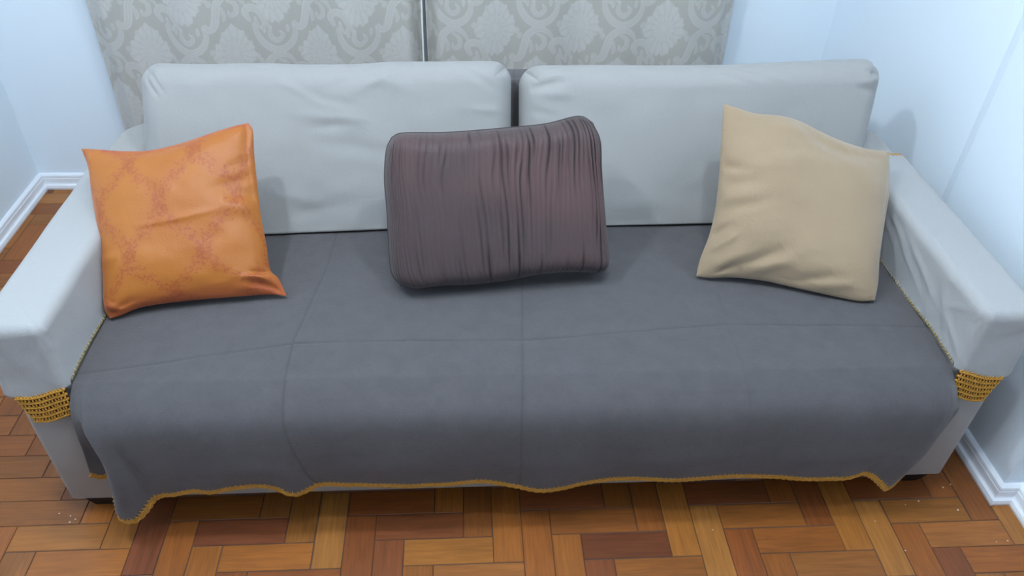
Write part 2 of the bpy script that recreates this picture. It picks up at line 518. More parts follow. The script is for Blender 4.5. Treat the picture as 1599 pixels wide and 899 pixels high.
# ------------------------------------------------------------------ grey throw
# control columns of the hanging front: top lip, shoulder, middle, hem
H = [[-.931, -.086, .103], [-.892, -.086, .110], [-.846, -.084, .160], [-.799, -.082, .172], [-.755, -.08, .177], [-.722, -.08, .170], [-.668, -.078, .187],
     [-.61, -.078, .197], [-.569, -.08, .187], [-.53, -.083, .164], [-.469, -.078, .188], [-.40, -.078, .184], [-.325, -.078, .186], [-.25, -.078, .184], [-.179, -.078, .182], [-.091, -.078, .181],
     [-.031, -.08, .170], [.044, -.082, .157], [.148, -.08, .174], [.269, -.08, .179], [.35, -.08, .18], [.436, -.08, .181], [.577, -.08, .173], [.704, -.08, .166],
     [.782, -.08, .167], [.812, -.079, .176], [.845, -.08, .16], [.884, -.082, .122]]
cols = []
cols.append([(-.9645, .0, .441), (-.974, -.028, .385), (-.990, -.025, .265), (-1.005, -.015, .174)])
cols.append([(-.957, .0, .442), (-.962, -.036, .387), (-.975, -.020, .26), (-.985, -.008, .158)])
cols.append([(-.950, .0, .442), (-.950, -.046, .389), (-.953, -.018, .26), (-.963, -.006, .170)])
cols.append([(-.944, .0, .442), (-.940, -.056, .390), (-.934, -.030, .26), (-.950, -.014, .182)])
cols.append([(-.936, .0, .442), (-.929, -.066, .391), (-.914, -.066, .255), (-.938, -.050, .160)])
for k, h in enumerate(H):
    x = h[0]; t = (x + .931) / (1.815)
    xt = -.928 + t * (1.856)
    cols.append([(xt, 0, .443), (xt, -.076, .392), ((xt + x) / 2 + (.026, .018, .008)[k] if k < 3 else (xt + x) / 2, -.090, .27), tuple(h)])
cols.append([(.938, 0, .442), (.941, -.072, .390), (.936, -.082, .25), (.905, -.075, .105)])
cols.append([(.946, 0, .441), (.952, -.066, .388), (.955, -.068, .26), (.932, -.058, .125)])
cols.append([(.955, 0, .440), (.966, -.052, .385), (.978, -.050, .29), (.950, -.046, .155)])
cols.append([(.966, 0, .438), (.985, -.036, .375), (1.000, -.033, .318), (.962, -.028, .18)])
cols = np.array(cols, float)       # nc,4,3
NX = 620
def col_resample(P): return resample(P, NX)
# uneven control spacing: resample by top-x chord
tx = cols[:, 3, 0].copy()
top, sh, mid, hem = [col_resample(cols[:, k, :]) for k in range(4)]
NV = 64
front = np.zeros((NV, NX, 3))
for v in range(NV):
    t = v / (NV - 1)
    # Catmull through top-pre, top, shoulder, mid, hem
    ctrl = np.stack([top + np.array([0, .05, .002]), top, sh, mid, hem], 0)
    s = 1 + t * 3
    i = min(int(s), 3); u = s - i
    p0, p1, p2 = ctrl[i - 1], ctrl[i], ctrl[i + 1]
    p3 = ctrl[i + 2] if i + 2 <= 4 else 2 * ctrl[4] - ctrl[3]
    front[v] = .5 * (2 * p1 + (p2 - p0) * u + (2 * p0 - 5 * p1 + 4 * p2 - p3) * u ** 2 + (3 * p1 - p0 - 3 * p2 + p3) * u ** 3)
# the part that lies on the seat and climbs the backrest
prof = arc_resample([(0, .932, .738), (0, .915, .746), (0, .862, .747), (0, .833, .730), (0, .790, .60), (0, .757, .50), (0, .728, .454), (0, .66, .4405), (0, .50, .443), (0, .35, .447), (0, .2, .447), (0, .09, .446), (0, 0, .443)], 330)[0]
back = np.zeros((len(prof), NX, 3))
t_edge = top[:, 0]
for j, p in enumerate(prof):
    k = smooth01((p[1]) / .5)
    back[j, :, 0] = t_edge * (1 - .004 * k)
    back[j, :, 1] = p[1]
    back[j, :, 2] = p[2] + (top[:, 2] - .443) * (1 - smooth01(p[1] / .1))
TH = np.concatenate([back[:-1], front], 0)
NR = TH.shape[0]; NB = len(back) - 1
X = TH[..., 0]; Y = TH[..., 1]; Z = TH[..., 2]
# signed run along the cloth from the front lip (positive toward the back)
seg = np.r_[0, np.cumsum(np.linalg.norm(np.diff(TH[:, NX // 2], axis=0), axis=1))]
run = (seg[NB] - seg)[:, None] * np.ones((1, NX))
gx = np.gradient(TH, axis=1); gy = np.gradient(TH, axis=0)
NRM = np.cross(gx, gy); NRM /= np.linalg.norm(NRM, axis=2)[..., None] + 1e-9
NRM *= np.sign(NRM[NB // 2, NX // 2, 2])
# three lengthwise seams and one cross seam that wander a little
def seam_x(rn, ctrl):
    c = np.array(ctrl); o = np.argsort(c[:, 0]); return np.interp(rn, c[o, 0], c[o, 1])
sA = seam_x(run, [(.75, -.47), (.38, -.483), (.12, -.523), (-.1, -.523), (-.2, -.505), (-.33, -.475)])
sB = seam_x(run, [(.75, .01), (.32, .008), (.1, -.006), (-.1, -.018), (-.33, -.012)])
sC = seam_x(run, [(.75, .49), (.3, .495), (.12, .485), (-.1, .487), (-.33, .492)])
cx = np.interp(X, [-.96, -.80, -.52, -.25, 0, .25, .48, .75, .96], [.025, .055, .108, .112, .104, .128, .148, .14, .13])
def groove(d, w_): return np.exp(-(d / w_) ** 2)
seams = np.maximum.reduce([groove(X - sA, .0028), groove(X - sB, .0028), groove(X - sC, .0022) * .6, groove(run - cx, .0032) * (.8 + .2 * np.sin(X * 21))])
disp = -.0016 * seams
disp += .0016 * fbm(X * 6, run * 6, 5, 3) * (run > -.05) + .0007 * fbm(X * 22, run * 22, 8, 2)
hang = smooth01((-run - .06) / .2)
disp += hang * (.004 * np.sin(X * 19 + .5) + .003 * fbm(X * 9, run * 2, 12, 2))
# two soft drapes near the left corner
disp += -.010 * hang * groove(X + .865 + .25 * (run + .2), .02) + .006 * hang * groove(X + .90, .018)
disp = np.maximum(disp, -.0055) * smooth01((run - -.5) / .1)
TH2 = TH + NRM * (disp + .001)[..., None]
base = np.array(lin(82, 79, 81)[:3])
pil = .05 * fbm(X * 40, run * 40, 21, 2) + .04 * vnoise(X * 300, run * 300, 30)
C = base * (1 + pil[..., None]) * (1 - .24 * seams[..., None])
# pale lint specks
for lx, lr in [(-.60, .22), (-.77, .075), (-.70, .095), (-.85, .06), (.50, .30), (.78, .12), (.80, .11), (.95, .07), (-.13, .17), (.33, .26), (-.88, .03)]:
    C = C + .15 * (np.hypot((X - lx), (run - lr) * 1.6) < .0013)[..., None]
throw = link_mesh('sofa_throw', TH2.reshape(-1, 3), grid_faces(NR, NX), M_THROW, None, True, C.reshape(-1, 3))
md = throw.modifiers.new('thickness', 'SOLIDIFY'); md.thickness = .0025; md.offset = -1
tag(throw, 'dark grey seamed sofa throw with a mustard crochet hem spread over the seat', 'throw')

def crochet_edge(line, parent, name='crochet_trim', drop=np.array([0, 0, -1.]), rows=2, r=.0023, m=M_YARN, teeth=True, pitch=.0095, rowgap=.0062):
    line = np.array(line, float)
    d = np.r_[0, np.cumsum(np.linalg.norm(np.diff(line, axis=0), axis=1))]
    L = d[-1]; n = max(8, int(L / .0025))
    t = np.linspace(0, L, n)
    P = np.stack([np.interp(t, d, line[:, k]) for k in range(3)], 1)
    T = np.gradient(P, axis=0); T /= np.linalg.norm(T, axis=1)[:, None] + 1e-9
    dn = drop - T * (T @ drop)[:, None]; dn /= np.linalg.norm(dn, axis=1)[:, None] + 1e-9
    out = np.cross(T, dn)
    b = MB()
    for k in range(rows):
        ph = 2 * math.pi * t / pitch + k * 1.3
        q = P + dn * (.001 + rowgap * (k + .3)) [..., None] if False else P + dn * (.001 + rowgap * (k + .3))
        q1 = q + dn * (r * .95 * np.sin(ph))[:, None] + out * (.0014 * np.cos(ph))[:, None]
        q2 = q - dn * (r * .95 * np.sin(ph))[:, None] - out * (.0014 * np.cos(ph))[:, None]
        b.tube(q1, r, 5); b.tube(q2, r, 5)
    q = P + dn * (.001 + rowgap * (rows + .1) + .0012 * np.sin(2 * math.pi * t / (pitch * 1.7)))[:, None]
    b.tube(q, r * .9, 5)
    if teeth:
        k = 0.0
        while k < L:
            i = min(n - 1, int(k / L * (n - 1)))
            hgt = random.uniform(.006, .010)
            s = -1 if name else 1
            side = out[i] * .0022
            a = P[i] + dn[i] * .004; e = P[i] - dn[i] * hgt
            for sd in (1, -1):
                b.tube([a + side * sd, (a + e) / 2 + side * 1.15 * sd, e + side * .5 * sd], [.0016, .0014, .0010], 5)
            k += random.uniform(.0095, .0125)
    return b.build(name, m, parent)
hemline = TH2[-1]
crochet_edge(hemline[3:-3], throw, rows=2)
# curl of trim at the right corner
c = TH2[-1, -2]
b = MB()
for k in range(9):
    a = k * 2 * math.pi / 9
    b.tube([c + np.array([.004 * math.cos(a), -.007, .006 + .004 * math.sin(a)]), c + np.array([.011 * math.cos(a + .3), -.009, .006 + .010 * math.sin(a + .3)])], [.0022, .0012], 5)
b.build('trim_knot', M_YARN, throw)

# ------------------------------------------------------------------ armrest covers
def make_cover(sx, label, yend):
    xo, xi = W2 + .007, AI - .006
    mid = (xo + xi) / 2; hw = (xo - xi) / 2
    ztop = HA + .008
    # plan path: inner back -> inner front -> outer front -> outer back
    path = []; spine = []
    r = .02; ny = 70
    yf = -.011
    for y in np.linspace(yend, yf + r, ny): path.append((xi, y)); spine.append((mid, max(y, .055)))
    yf = -.011
    for a in np.linspace(180, 270, 9)[1:]:
        a = math.radians(a); path.append((xi + r + r * math.cos(a), yf + r + r * math.sin(a))); spine.append((mid, .055))
    for x in np.linspace(xi + r, xo - r, 26)[1:]: path.append((x, yf)); spine.append((mid, .055))
    for a in np.linspace(270, 360, 9)[1:]:
        a = math.radians(a); path.append((xo - r + r * math.cos(a), yf + r + r * math.sin(a))); spine.append((mid, .055))
    for y in np.linspace(yf + r, yend, ny)[1:]: path.append((xo, y)); spine.append((mid, max(y, .055)))
    path = np.array(path); spine = np.array(spine); n = len(path)
    # hem height round the arm
    inner = path[:, 0] < xi + .001
    arc = np.r_[0, np.cumsum(np.linalg.norm(np.diff(path, axis=0), axis=1))]
    zh = np.where(inner, .462, .432)
    fx = (path[:, 0] - xi) / (xo - xi)
    zfront = .446 - .022 * smooth01(fx * 1.6) + .006 * smooth01((fx - .8) * 5)
    zh = np.where(inner, .452 + .006 * np.sin(path[:, 1] * 14), zfront)
    zh = np.where(path[:, 0] > xo - .001, .428 - .01 * smooth01(path[:, 1] * 4), zh)
    rows = []
    R = .02
    for t in np.linspace(0, 1, 34): rows.append(('s', t))
    for a in np.linspace(0, 90, 7)[1:]: rows.append(('r', a))
    for t in np.linspace(0, 1, 8)[1:]: rows.append(('t', t))
    P = np.zeros((len(rows), n, 3)); NR_ = np.zeros_like(P)
    dirv = spine - path; dl = np.linalg.norm(dirv, axis=1)[:, None]; du = dirv / dl
    for j, (k, t) in enumerate(rows):
        if k == 's':
            z = zh + (ztop - R - zh) * t
            off = (1 - t) ** 2 * .006           # the skirt hangs a little proud
            xy = path - du * off * (0 if False else 1) * np.where(inner, .35, 1)[:, None]
            NR_[j, :, :2] = -du
        elif k == 'r':
            a = math.radians(t); xy = path + du * R * (1 - math.cos(a)); z = np.full(n, ztop - R + R * math.sin(a))
            NR_[j, :, :2] = -du * math.cos(a); NR_[j, :, 2] = math.sin(a)
        else:
            xy = path + du * (R + (dl - R) * t); z = np.full(n, ztop)
            NR_[j, :, 2] = 1
        P[j, :, :2] = xy; P[j, :, 2] = z
    S = arc[None, :] * np.ones((len(rows), 1)); V = np.array([min(1, r_[1]) if r_[0] == 's' else 1 for r_ in rows])[:, None]
    nz = .0016 * fbm(P[..., 0] * 14 + P[..., 1] * 9, P[..., 2] * 10 + P[..., 1] * 6, 40 + sx, 3) + .0012
    fade = np.array([1. if r_[0] == 's' else (1 - r_[1] / 110 if r_[0] == 'r' else .18 * (1 - r_[1])) for r_ in rows])[:, None]
    nz = nz * fade
    cfade = fade
    # diagonal pulls at the front corners
    cr = 0
    a0 = arc[ny + 4]; a1 = arc[ny + 4 + 30]
    for aa, sg in ((a0, 1), (a1, -1)):
        for k in range(3):
            ln = (S - aa) - sg * (k - 1) * .35 * (ztop - P[..., 2])
            cr = cr - .0018 * np.exp(-(ln / .004) ** 2) * np.exp(-((ztop - .02 - P[..., 2]) / .05) ** 2)
    if sx > 0:
        # creased folds on the inner face near the front
        for k, (yy, zz, ang, ln_, dp) in enumerate([(.05, .50, .5, .05, .004), (.10, .52, .9, .07, .004), (.16, .50, 1.2, .06, .0035), (.24, .55, .3, .09, .004), (.30, .53, .35, .08, .004), (.36, .56, .2, .07, .003), (.07, .56, -.6, .05, .003), (.42, .54, .4, .06, .003)]):
            dy_ = P[..., 1] - yy; dz_ = P[..., 2] - zz
            a_ = dy_ * math.cos(ang) + dz_ * math.sin(ang); b_ = -dy_ * math.sin(ang) + dz_ * math.cos(ang)
            cr = cr + dp * np.exp(-(a_ / ln_) ** 2 - (b_ / .009) ** 2) * (P[..., 0] < mid)
    P = P + NR_ * (np.maximum(nz + cr * np.minimum(1, cfade * 1.0), -.0015))[..., None]
    P[..., 0] *= sx
    o = link_mesh('armrest_cover', P.reshape(-1, 3), grid_faces(len(rows), n, flip=sx > 0), M_COVER, None, True)
    import bmesh
    bm = bmesh.new(); bm.from_mesh(o.data); bmesh.ops.remove_doubles(bm, verts=bm.verts, dist=.0012); bm.to_mesh(o.data); bm.free()
    o.data.polygons.foreach_set('use_smooth', [True] * len(o.data.polygons))
    md = o.modifiers.new('thickness', 'SOLIDIFY'); md.thickness = .002; md.offset = -1
    tag(o, label, 'armrest cover')
    hemc = P[0]
    return o, hemc, P, ny, arc
LABC = ['light grey armrest cover with a mustard crochet band on the left arm', 'creased light grey armrest cover with a mustard crochet band on the right arm']
for sx, lab in ((-1, LABC[0]), (1, LABC[1])):
    o, hemc, P, ny, arc = make_cover(sx, lab, .665)
    # thin pale crochet along the inner hem
    inner = hemc[:ny]
    crochet_edge(inner, o, 'hem_trim', rows=1, r=.0015, m=M_YARNPALE, teeth=True, pitch=.006, rowgap=.003)['label'] = 'thin pale crochet edging'
    top_edge = P[12:, 0]; top_edge2 = P[12:, -1][::-1]
    te = np.concatenate([top_edge, top_edge2[1:]], 0)
    crochet_edge(te, o, 'back_trim', drop=np.array([0, 1., 0]), rows=1, r=.0016, m=M_YARN, teeth=True, pitch=.007)
    # deep crochet band over the front
    i0, i1 = ny + 4, ny + 8 + 25 - 2
    L = hemc[i0:i1]
    Ls, tot = arc_resample(L, 80)
    Tn = np.gradient(Ls, axis=0); Tn /= np.linalg.norm(Tn, axis=1)[:, None]
    out = np.cross(Tn, np.array([0, 0, 1.])); out *= np.sign(out[40][1] * -1)
    b = MB()
    nrow = 5; hrow = .0140
    nst = 7
    bk = []
    for k in range(nrow + 1):
        shrink = 1 - .028 * k
        z = -k * hrow
        ctr = Ls.mean(0)
        row = ctr + (Ls - ctr) * np.array([shrink, 1, 1]) + np.array([0, -.003 + .001 * k * 0, z]) + np.array([-sx * .0015 * k, 0, 0])
        t = np.linspace(0, 1, 80)
        ph = t * nst * 2 * math.pi * 2
        rr = .0022
        q1 = row + np.stack([0 * t, -.0012 * np.cos(ph), .0016 * np.sin(ph)], 1)
        q2 = row + np.stack([0 * t, .0012 * np.cos(ph), -.0016 * np.sin(ph)], 1)
        fine = lambda q: resample(q, 240)
        t2 = np.linspace(0, 1, 240); ph2 = t2 * 22 * 2 * math.pi
        rw = resample(row, 240)
        b.tube(rw + np.stack([0 * t2, -.0014 * np.cos(ph2), .0018 * np.sin(ph2)], 1), rr, 5)
        b.tube(rw - np.stack([0 * t2, -.0014 * np.cos(ph2), .0018 * np.sin(ph2)], 1), rr, 5)
        bk.append(row)
    for k in range(nrow):
        for s in range(nst * 2):
            u = (s + .5) / (nst * 2); ii = u * 79
            a = np.array([np.interp(ii, range(80), bk[k][:, c_]) for c_ in range(3)])
            u2 = min(1, max(0, u + random.uniform(-.012, .012))) * 79
            e = np.array([np.interp(u2, range(80), bk[k + 1][:, c_]) for c_ in range(3)])
            m_ = (a + e) / 2 + np.array([random.uniform(-.001, .001), -.0022, 0])
            b.tube([a, m_, e], [.0013, .0020, .0013], 5)
    # added sheet behind the posts, yarn colour darkened as shade in the holes
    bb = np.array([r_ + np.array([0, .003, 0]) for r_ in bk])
    wb = MB(); wb.add(bb.reshape(-1, 3), grid_faces(len(bk), 80)); wb.build('band_shade_backing', M_YARNSHADE, o)
    # little loops stitched into the cloth above
    for s in range(15):
        ii = (s + .5) / 15 * 79
        a = np.array([np.interp(ii, range(80), bk[0][:, c_]) for c_ in range(3)])
        b.tube([a + np.array([-.002, -.001, 0]), a + np.array([0, -.002, .009]), a + np.array([.002, -.001, 0])], .0011, 5)
    b.build('crochet_band', M_YARN, o)['label'] = 'mustard yellow crochet band'

# ------------------------------------------------------------------ pillows
def crease(U, V, lst, a=1., bb=1.):
    d = 0
    for u0, v0, u1, v1, dep, wd in lst:
        ax, ay, bx, by = u0 * a, v0 * bb, u1 * a, v1 * bb
        L2 = (bx - ax) ** 2 + (by - ay) ** 2
        t = np.clip(((U * a - ax) * (bx - ax) + (V * bb - ay) * (by - ay)) / L2, 0, 1)
        px = ax + t * (bx - ax); py = ay + t * (by - ay)
        wob = wd * .5 * np.sin(t * 5 + u0 * 20)
        dd = np.hypot(U * a - px, V * bb - py) + wob * 0
        cross = ((U * a - ax) * (by - ay) - (V * bb - ay) * (bx - ax)) / math.sqrt(L2)
        taper = np.sin(np.pi * np.clip(t, 0.02, .98)) ** .5
        d = d + dep * np.exp(-(dd / wd) ** 2) * taper
    return d

def coons(E, nu, nv):
    T, R, B, L = [resample([(p[0], p[1], 0) for p in e], k)[:, :2] for e, k in zip(E, (nu, nv, nu, nv))]
    u = np.linspace(0, 1, nu)[None, :, None]; v = np.linspace(0, 1, nv)[:, None, None]
    return ((1 - v) * B[None] + v * T[None] + (1 - u) * L[:, None] + u * R[:, None]
            - (1 - u) * (1 - v) * B[0] - u * v * T[-1] - u * (1 - v) * B[-1] - (1 - u) * v * T[0])

def pillow(name, corners, E, nu, nv, thick, relief, tone, m, shape='knife', back_scale=1.):
    c = [np.array(p) for p in corners]; TL, TR, BR, BL = c
    if E is None: uvg = np.stack(np.meshgrid(np.linspace(0, 1, nu), np.linspace(0, 1, nv)), -1)
    else: uvg = coons(E, nu, nv)
    u = uvg[..., 0:1]; v = uvg[..., 1:2]
    P = (BL * (1 - u) + BR * u) * (1 - v) + (TL * (1 - u) + TR * u) * v
    U, V = np.meshgrid(np.linspace(0, 1, nu), np.linspace(0, 1, nv))
    wd = (np.linalg.norm(BR - BL) + np.linalg.norm(TR - TL)) / 2; ht = (np.linalg.norm(TL - BL) + np.linalg.norm(TR - BR)) / 2
    N = np.cross(BR - BL, TL - BL) + np.cross(TR - TL, TR - BR); N /= np.linalg.norm(N)
    if N[1] > 0: N = -N
    du = np.minimum(U, 1 - U) * wd; dv = np.minimum(V, 1 - V) * ht
    if shape == 'knife':
        r = .16
        f = (np.sin(np.pi / 2 * np.clip(du / r, 0, 1)) * np.sin(np.pi / 2 * np.clip(dv / r, 0, 1))) ** .62
        f *= .88 + .12 * np.sin(np.pi * U) * np.sin(np.pi * V)
    else:
        r = .075
        g = lambda d: np.sqrt(1 - (1 - np.clip(d / r, 0, 1)) ** 2)
        f = g(du) * g(dv) * (.82 + .18 * np.sin(np.pi * U) * np.sin(np.pi * V))
    edge = np.clip(np.minimum(du, dv) / .02, 0, 1)
    rel = relief(U, V, wd, ht) * (.25 + .75 * edge)
    rel[0] = rel[-1] = 0; rel[:, 0] = rel[:, -1] = 0
    f[0] = f[-1] = 0; f[:, 0] = f[:, -1] = 0
    Fr = P + N * (f * thick + rel)[..., None]
    Bk = P - N * (f * thick * back_scale)[..., None]
    idx = np.arange(nu * nv).reshape(nv, nu)
    bidx = idx.copy(); k = nu * nv; verts = list(Fr.reshape(-1, 3))
    for j in range(1, nv - 1):
        for i in range(1, nu - 1): bidx[j, i] = k; k += 1
    verts += list(Bk[1:-1, 1:-1].reshape(-1, 3))
    F = []
    for j in range(nv - 1):
        for i in range(nu - 1):
            F.append((idx[j, i], idx[j, i + 1], idx[j + 1, i + 1], idx[j + 1, i]))
            F.append((bidx[j, i], bidx[j + 1, i], bidx[j + 1, i + 1], bidx[j, i + 1]))
    C = None
    if tone is not None:
        cf = tone(U, V, wd, ht); C = np.concatenate([cf.reshape(-1, 3), cf[1:-1, 1:-1].reshape(-1, 3)], 0)
    o = link_mesh(name, verts, [tuple(int(q) for q in f_) for f_ in F], m, None, True, C)
    loop = np.concatenate([Fr[0], Fr[1:, -1], Fr[-1, ::-1][1:], Fr[::-1, 0][1:]], 0)
    return o, loop

ORANGE = [[[-1.041, 0.504, 0.725], [-0.639, 0.519, 0.783], [-0.562, 0.262, 0.462], [-0.948, 0.191, 0.462]], [[[-0.003, 1.0], [0.081, 0.983], [0.227, 0.95], [0.356, 0.931], [0.469, 0.933], [0.604, 0.948], [0.762, 0.978], [0.899, 0.999], [0.987, 1.005]], [[1.004, -0.001], [0.977, 0.103], [0.94, 0.163], [0.948, 0.311], [0.949, 0.46], [0.965, 0.644], [0.984, 0.828], [1.003, 0.955], [0.987, 1.005]], [[0.002, -0.003], [0.067, 0.007], [0.177, 0.036], [0.357, 0.043], [0.537, 0.038], [0.719, 0.03], [0.903, 0.019], [1.004, -0.001]], [[0.002, -0.003], [-0.019, 0.061], [0.002, 0.243], [0.018, 0.409], [0.016, 0.579], [0.015, 0.733], [0.019, 0.879], [-0.003, 1.0]]]]
BROWN = [[[-0.296, 0.452, 0.789], [0.17, 0.506, 0.803], [0.218, 0.329, 0.475], [-0.292, 0.283, 0.475]], [[[-0.011, 0.982], [0.047, 1.004], [0.27, 0.985], [0.531, 0.983], [0.763, 0.988], [0.944, 1.019], [1.014, 0.972]], [[0.995, 0.007], [1.019, 0.097], [1.02, 0.269], [1.025, 0.482], [1.033, 0.69], [1.041, 0.855], [1.014, 0.972]], [[0.001, 0.002], [0.076, -0.028], [0.197, -0.022], [0.35, -0.028], [0.506, -0.017], [0.632, 0.006], [0.791, 0.013], [0.949, -0.006], [0.995, 0.007]], [[0.001, 0.002], [-0.035, 0.089], [-0.044, 0.243], [-0.046, 0.502], [-0.053, 0.715], [-0.039, 0.902], [-0.011, 0.982]]]]
BEIGE = [[[0.507, 0.54, 0.825], [0.979, 0.551, 0.688], [0.875, 0.214, 0.465], [0.45, 0.319, 0.465]], [[[-0.002, 1.003], [0.071, 1.002], [0.182, 1.0], [0.329, 1.028], [0.444, 1.027], [0.605, 0.993], [0.766, 0.973], [0.886, 0.978], [0.999, 1.0]], [[0.989, -0.007], [0.998, 0.113], [0.993, 0.278], [1.004, 0.493], [1.019, 0.716], [1.011, 0.885], [0.999, 1.0]], [[-0.002, -0.006], [0.082, -0.005], [0.187, 0.014], [0.366, 0.021], [0.547, 0.005], [0.76, -0.015], [0.901, -0.025], [0.989, -0.007]], [[-0.002, -0.006], [0.004, 0.095], [0.035, 0.253], [0.045, 0.426], [0.034, 0.612], [0.016, 0.794], [-0.002, 1.003]]]]

# --- orange satin pillow with a leafy lattice
def orange_relief(U, V, w_, h_):
    r = .0026 * fbm(U * 5, V * 5, 60, 3)
    r = r + 1.6 * crease(U, V, [(.74, .62, .98, .66, -.005, .013), (.78, .58, .99, .59, -.004, .012), (.80, .69, .98, .72, -.003, .012), (.76, .55, .97, .52, .004, .015),
                          (.0, .34, .25, .36, .003, .012), (.35, .5, .75, .53, .002, .007), (.80, .10, .97, .02, -.006, .016), (.78, .16, .95, .10, .007, .018), (.72, .08, .93, .03, .004, .02),
                          (.84, .18, .97, .22, -.005, .014), (.08, .06, .3, .10, -.003, .014), (.05, .16, .20, .04, .004, .015), (.93, .74, .99, .98, -.004, .015), (.5, .10, .85, .14, .002, .02),
                          (.02, .8, .1, .98, .004, .02), (.1, .93, .6, .92, -.003, .02)], w_, h_)
    return r
def orange_tone(U, V, w_, h_):
    base = np.array(lin(160, 93, 33)[:3]); red_sheen = np.array(lin(160, 70, 44)[:3]); gold = np.array(lin(170, 108, 34)[:3])
    C = np.ones(U.shape + (3,)) * base
    # shot-silk patches woven more golden; red sheen painted along bottom and top
    k = smooth01(.5 + .9 * fbm(U * 2.2, V * 2.2, 70, 3))[..., None] * .35
    C = C * (1 - k) + gold * k
    k2 = (smooth01((.22 - V) / .22) * .55 + smooth01((V - .93) / .06) * .6 * (U > .15))[..., None]
    C = C * (1 - k2) + red_sheen * k2
    # ogee lattice of small sprigs
    dark = np.array(lin(136, 54, 34)[:3])
    ink = np.zeros(U.shape); band = np.zeros(U.shape)
    rs = random.Random(5)
    PX, PY = .36, .50
    def sprig(x, y, ang, L):
        nonlocal ink
        dx = (U - x); dy = (V - y)
        c_, s_ = math.cos(ang), math.sin(ang)
        a = dx * c_ + dy * s_; b_ = -dx * s_ + dy * c_
        ink = np.maximum(ink, np.exp(-(a / L) ** 4 - (b_ / .0030) ** 2))
    for ci in range(-1, 4):
        for cj in range(-1, 4):
            x0 = ci * PX + .12; y0 = cj * PY + .1
            for sgn in (1, -1):
                for t in np.linspace(0, 1, 26):
                    xx = x0 + sgn * PX / 2 * (1 - math.cos(math.pi * t)) / 2; yy = y0 + PY * t * .5
                    for half in (0, 1):
                        y2 = yy if half == 0 else y0 + PY - PY * t * .5
                        if not (-.02 < xx < 1.02 and -.02 < y2 < 1.02): continue
                        for q in range(3):
                            sprig(xx + rs.uniform(-.036, .036), y2 + rs.uniform(-.03, .03), rs.uniform(0, 3.14), .0075)
                        band = np.maximum(band, np.exp(-(((U - xx) / .034) ** 2 + ((V - y2) / .034) ** 2)))
    k3 = (ink * .62 + band * .14)[..., None]
    C = C * (1 - k3) + dark * k3
    return C
o, loop = pillow('throw_pillow', ORANGE[0], ORANGE[1], 340, 340, .062, orange_relief, orange_tone, M_ORANGE, 'knife', .8)
tag(o, 'orange satin throw pillow with reddish leafy lattice leaning on the left armrest', 'pillow')

# --- brown crinkle pillow
def brown_pleats(U, V):
    # irregular vertical crinkles
    su = U * 92 + 1.2 * fbm(U * 3, V * 2.0, 80, 2) + .9 * vnoise(U * 30, V * 3, 81)
    a = np.abs(np.sin(su * math.pi / 2 + .6 * vnoise(U * 14, V * 5, 83)))
    pl = 1 - a ** .55                                   # narrow valleys
    mask = smooth01(.42 + .9 * vnoise(U * 45, V * 3.2, 84)) * (.45 + .55 * smooth01(np.maximum(V - .55, .40 - V) * 3 + .25)) * (.35 + .65 * smooth01((U - .25) / .3))
    return pl * mask
def brown_relief(U, V, w_, h_):
    r = -.0065 * brown_pleats(U, V) + .0008 * np.sin(U * 330 + 2 * vnoise(U * 20, V * 4, 85))
    r += .003 * fbm(U * 4, V * 3, 88, 2) + crease(U, V, [(.45, .02, .60, .14, -.004, .02), (.05, .04, .3, .07, .003, .02)], w_, h_)
    return r
def brown_tone(U, V, w_, h_):
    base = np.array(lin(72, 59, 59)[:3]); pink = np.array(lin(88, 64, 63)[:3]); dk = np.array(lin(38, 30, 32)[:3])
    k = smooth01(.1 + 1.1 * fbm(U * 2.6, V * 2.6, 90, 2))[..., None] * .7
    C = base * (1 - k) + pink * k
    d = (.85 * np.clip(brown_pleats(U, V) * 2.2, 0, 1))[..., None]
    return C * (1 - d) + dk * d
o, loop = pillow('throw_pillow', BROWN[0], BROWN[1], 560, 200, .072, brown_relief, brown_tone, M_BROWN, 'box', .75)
tag(o, 'plum-brown crinkled rectangular throw pillow in the middle of the sofa', 'pillow')
ls = resample(loop[::6], 900); b = MB(); b.tube(ls, .0022, 6); q = b.build('piping', M_BROWN, o)
a_ = q.data.color_attributes.new('tone', 'FLOAT_COLOR', 'POINT')
a_.data.foreach_set('color', np.tile(np.array(lin(54, 44, 46), np.float32), (len(q.data.vertices), 1)).ravel())

# --- beige pillow
def beige_relief(U, V, w_, h_):
    r = .0028 * fbm(U * 3.5, V * 5.5, 100, 3)
    r += 1.35 * crease(U, V, [(.0, .70, .22, .66, -.004, .012), (.02, .60, .28, .60, -.004, .014), (.0, .52, .24, .54, .0035, .014), (.03, .46, .34, .50, -.003, .014), (.0, .38, .2, .40, .003, .012),
                       (.0, .3, .16, .40, -.006, .014), (.03, .24, .2, .32, .005, .014), (.12, .66, .5, .72, .003, .02), (.3, .10, .45, .26, -.006, .018), (.36, .06, .52, .22, .005, .018),
                       (.55, .04, .68, .17, -.005, .016), (.62, .02, .78, .14, .004, .018), (.15, .04, .3, .12, -.004, .016), (.45, .90, .75, .86, -.006, .022), (.35, .93, .55, .88, .005, .02),
                       (.7, .88, .95, .92, -.004, .02), (.1, .86, .4, .84, -.003, .02), (.95, .55, .99, .8, -.003, .012), (.2, .76, .6, .80, -.0025, .015), (.1, .12, .3, .20, .004, .02)], w_, h_)
    return r
o, loop = pillow('throw_pillow', BEIGE[0], BEIGE[1], 300, 300, .066, beige_relief, None, M_BEIGE, 'knife', .75)
tag(o, 'plain beige suede-like throw pillow with soft creases leaning on the right armrest', 'pillow')

